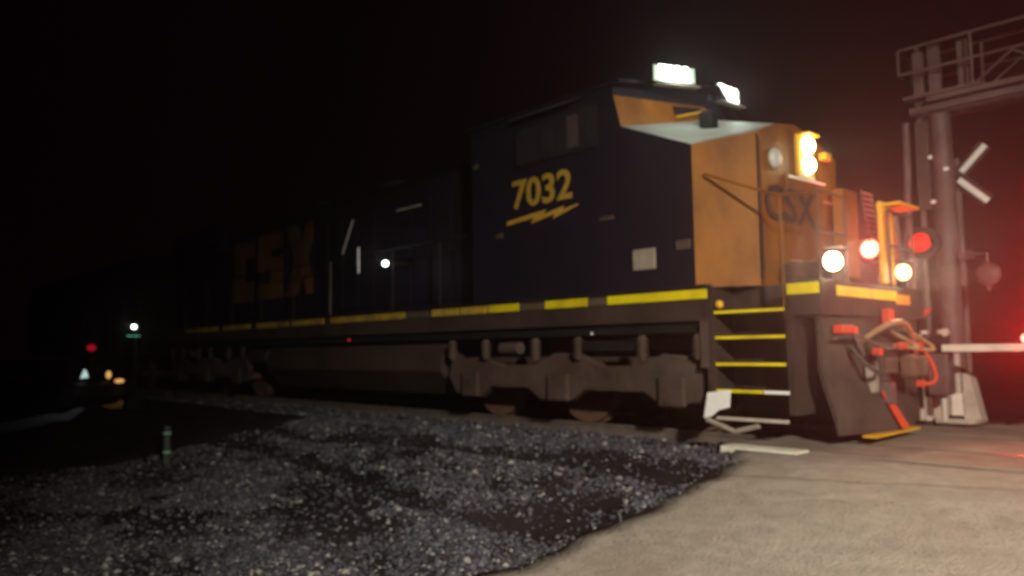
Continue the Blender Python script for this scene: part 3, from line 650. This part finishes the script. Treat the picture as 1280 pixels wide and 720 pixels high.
ca = root('parked_car', 'distant dark car with one white headlamp and amber lamps at far left', 'car', (-25.6, 6.35, -.42))
cx0, gz = -23.2, -.42
side = [(0, .35), (.02, .75), (-.15, .88), (-1.05, .98), (-1.75, 1.42), (-3.1, 1.45), (-3.9, 1.05), (-4.35, .98), (-4.4, .4)]
bd = MB().prism([(cx0 + x, 5.55, gz + z) for x, z in side], (0, 1.65, 0)).build('body', M['carp'], ca, bev=.06)
MB().prism([(cx0 - 1.09, 5.7, gz + 1.03), (cx0 - 1.09, 7.05, gz + 1.03), (cx0 - 1.70, 6.9, gz + 1.38), (cx0 - 1.70, 5.85, gz + 1.38)], (.03, 0, .02)).build('windscreen', M['glass'], ca)
for x in (-.8, -3.55):
    for y in (5.52, 7.03):
        w_ = MB().cyl((cx0 + x, y, gz + .33), (cx0 + x, y + .2, gz + .33), .33, n=24).build('wheel', M['rubber'], ca)
        MB().cyl((cx0 + x, y - .01, gz + .33), (cx0 + x, y + .21, gz + .33), .19, n=18).build('rim', M['alu'], w_)
MB().box(cx0 - .02, cx0 + .05, 5.75, 6.75, gz + .38, gz + .55, bev=.02).build('bumper', M['black'], ca)
MB().prism([(cx0 + .03, 5.72, gz + .90), (cx0 + .03, 5.92, gz + .92), (cx0 + .03, 5.86, gz + 1.12), (cx0 + .03, 5.80, gz + 1.14)], (.02, 0, 0)).build('headlight', emat('car_head', (.75, 1, .95), .65), ca)
MB().ball((cx0 + .05, 6.42, gz + .98), .09, (.4, .8, 1.2)).build('amber_lamp', emat('car_amber', (1, .5, .15), .8), ca)
MB().ball((cx0 + .05, 6.70, gz + .80), .10, (.4, 1.3, .6)).build('amber_lamp', emat('car_amber', (1, .5, .15), .8), ca)
lamp('SPOT', 'car_headlamp', (cx0 + .2, 5.8, gz + .9), 22, (.85, .95, 1), .05, (cx0 + .8, 5.0, gz), 60, .3, parent=ca)
lamp('SPOT', 'car_foglamp', (cx0 + .2, 6.6, gz + .8), 20, (1, .55, .15), .05, (cx0 + .9, 6.5, gz), 56, .3, parent=ca)

# ------------------------------------------------------------------ street lamp (behind the photographer) that lights the road
sl = root('street_lamp', 'street lamp on a grey pole beside the road behind the camera', 'street lamp', (7.2, -1.4, -.5))
MB().cyl((7.2, -1.4, -.55), (7.2, -1.4, 5.6), .10, .07, n=14).build('pole', M['alu'], sl, smooth=True)
MB().tube([(7.2, -1.4, 5.5), (6.6, -1.1, 5.8), (5.7, -.6, 5.85)], .04).build('arm', M['alu'], sl)
MB().box(5.3, 5.9, -.7, -.4, 5.78, 5.92, bev=.04).build('lamp_head', M['black'], sl)
FILL = lamp('SPOT', 'street_light', (5.4, -.5, 5.6), 10200, (1, .88, .70), .25, (-1.5, 7.0, .0), 82, 1.0, parent=sl)

# headlight beams
lamp('SPOT', 'headlight_beam', (-4.35, 9.58, 3.58), 900, (1, .85, .6), .1, (12, 8.8, 2.5), 44, .8, parent=lo)
for y in (8.40, 10.48): lamp('SPOT', 'ditch_beam', (-3.55, y, 2.03), 170, (1, .80, .5), .1, (1, y - 7, .6), 120, 1., parent=lo)
lamp('POINT', 'headlight_glow', (-4.26, 9.6, 3.58), 7, (1, .72, .35), .1, parent=lo)
for y in (8.4, 10.48): lamp('POINT', 'ditch_glow', (-3.48, y, 2.03), 1.6, (1, .8, .5), .1, parent=lo)

# ------------------------------------------------------------------ haze, added so the lamps glow as with lens glare
hz = MB().box(-70, 30, -12, 60, -1.8, 9.0).build('haze', M['black']); hz.data.materials.clear()
hm = bpy.data.materials.new('haze'); hm.use_nodes = True; n = hm.node_tree.nodes; n.clear()
ou = n.new('ShaderNodeOutputMaterial'); pv = n.new('ShaderNodeVolumePrincipled')
pv.inputs['Color'].default_value = (.95, .84, .90, 1); pv.inputs['Density'].default_value = .0038; pv.inputs['Anisotropy'].default_value = .83
hm.node_tree.links.new(pv.outputs[0], ou.inputs['Volume']); hz.data.materials.append(hm); hz['kind'] = 'stuff'; hz['label'] = 'thin added haze giving the lamps a glare-like glow'

# ------------------------------------------------------------------ world, camera
w = bpy.data.worlds.new('World'); sc.world = w; w.use_nodes = True
bg = w.node_tree.nodes['Background']; bg.inputs['Color'].default_value = (1, .16, .40, 1); bg.inputs['Strength'].default_value = .0012
cam = bpy.data.cameras.new('camera'); co = bpy.data.objects.new('camera', cam); COL.objects.link(co)
cam.lens = 950 / 1280 * 36; cam.sensor_width = 36; cam.clip_end = 1500; cam.clip_start = .05
yaw, pitch, roll = R(46.6), math.atan(77 / 950), R(.8)
fw = Vector((-math.sin(yaw) * math.cos(pitch), math.cos(yaw) * math.cos(pitch), math.sin(pitch)))
rt = Vector((math.cos(yaw), math.sin(yaw), 0)); up = rt.cross(fw)
r_ = rt * math.cos(roll) - up * math.sin(roll); u_ = up * math.cos(roll) + rt * math.sin(roll)
mw = Matrix((r_, u_, -fw)).transposed().to_4x4(); mw.translation = (0, 0, 1.1); co.matrix_world = mw
cam.dof.use_dof = True; cam.dof.focus_distance = 1.8; cam.dof.aperture_fstop = 2.4
sc.camera = co
sc.view_settings.view_transform = 'Standard'; sc.view_settings.look = 'None'
sc.render.engine = 'CYCLES'; sc.cycles.use_denoising = True
sc.cycles.max_bounces = 5; sc.cycles.volume_bounces = 0; sc.cycles.volume_step_rate = 5; sc.cycles.sample_clamp_indirect = 4
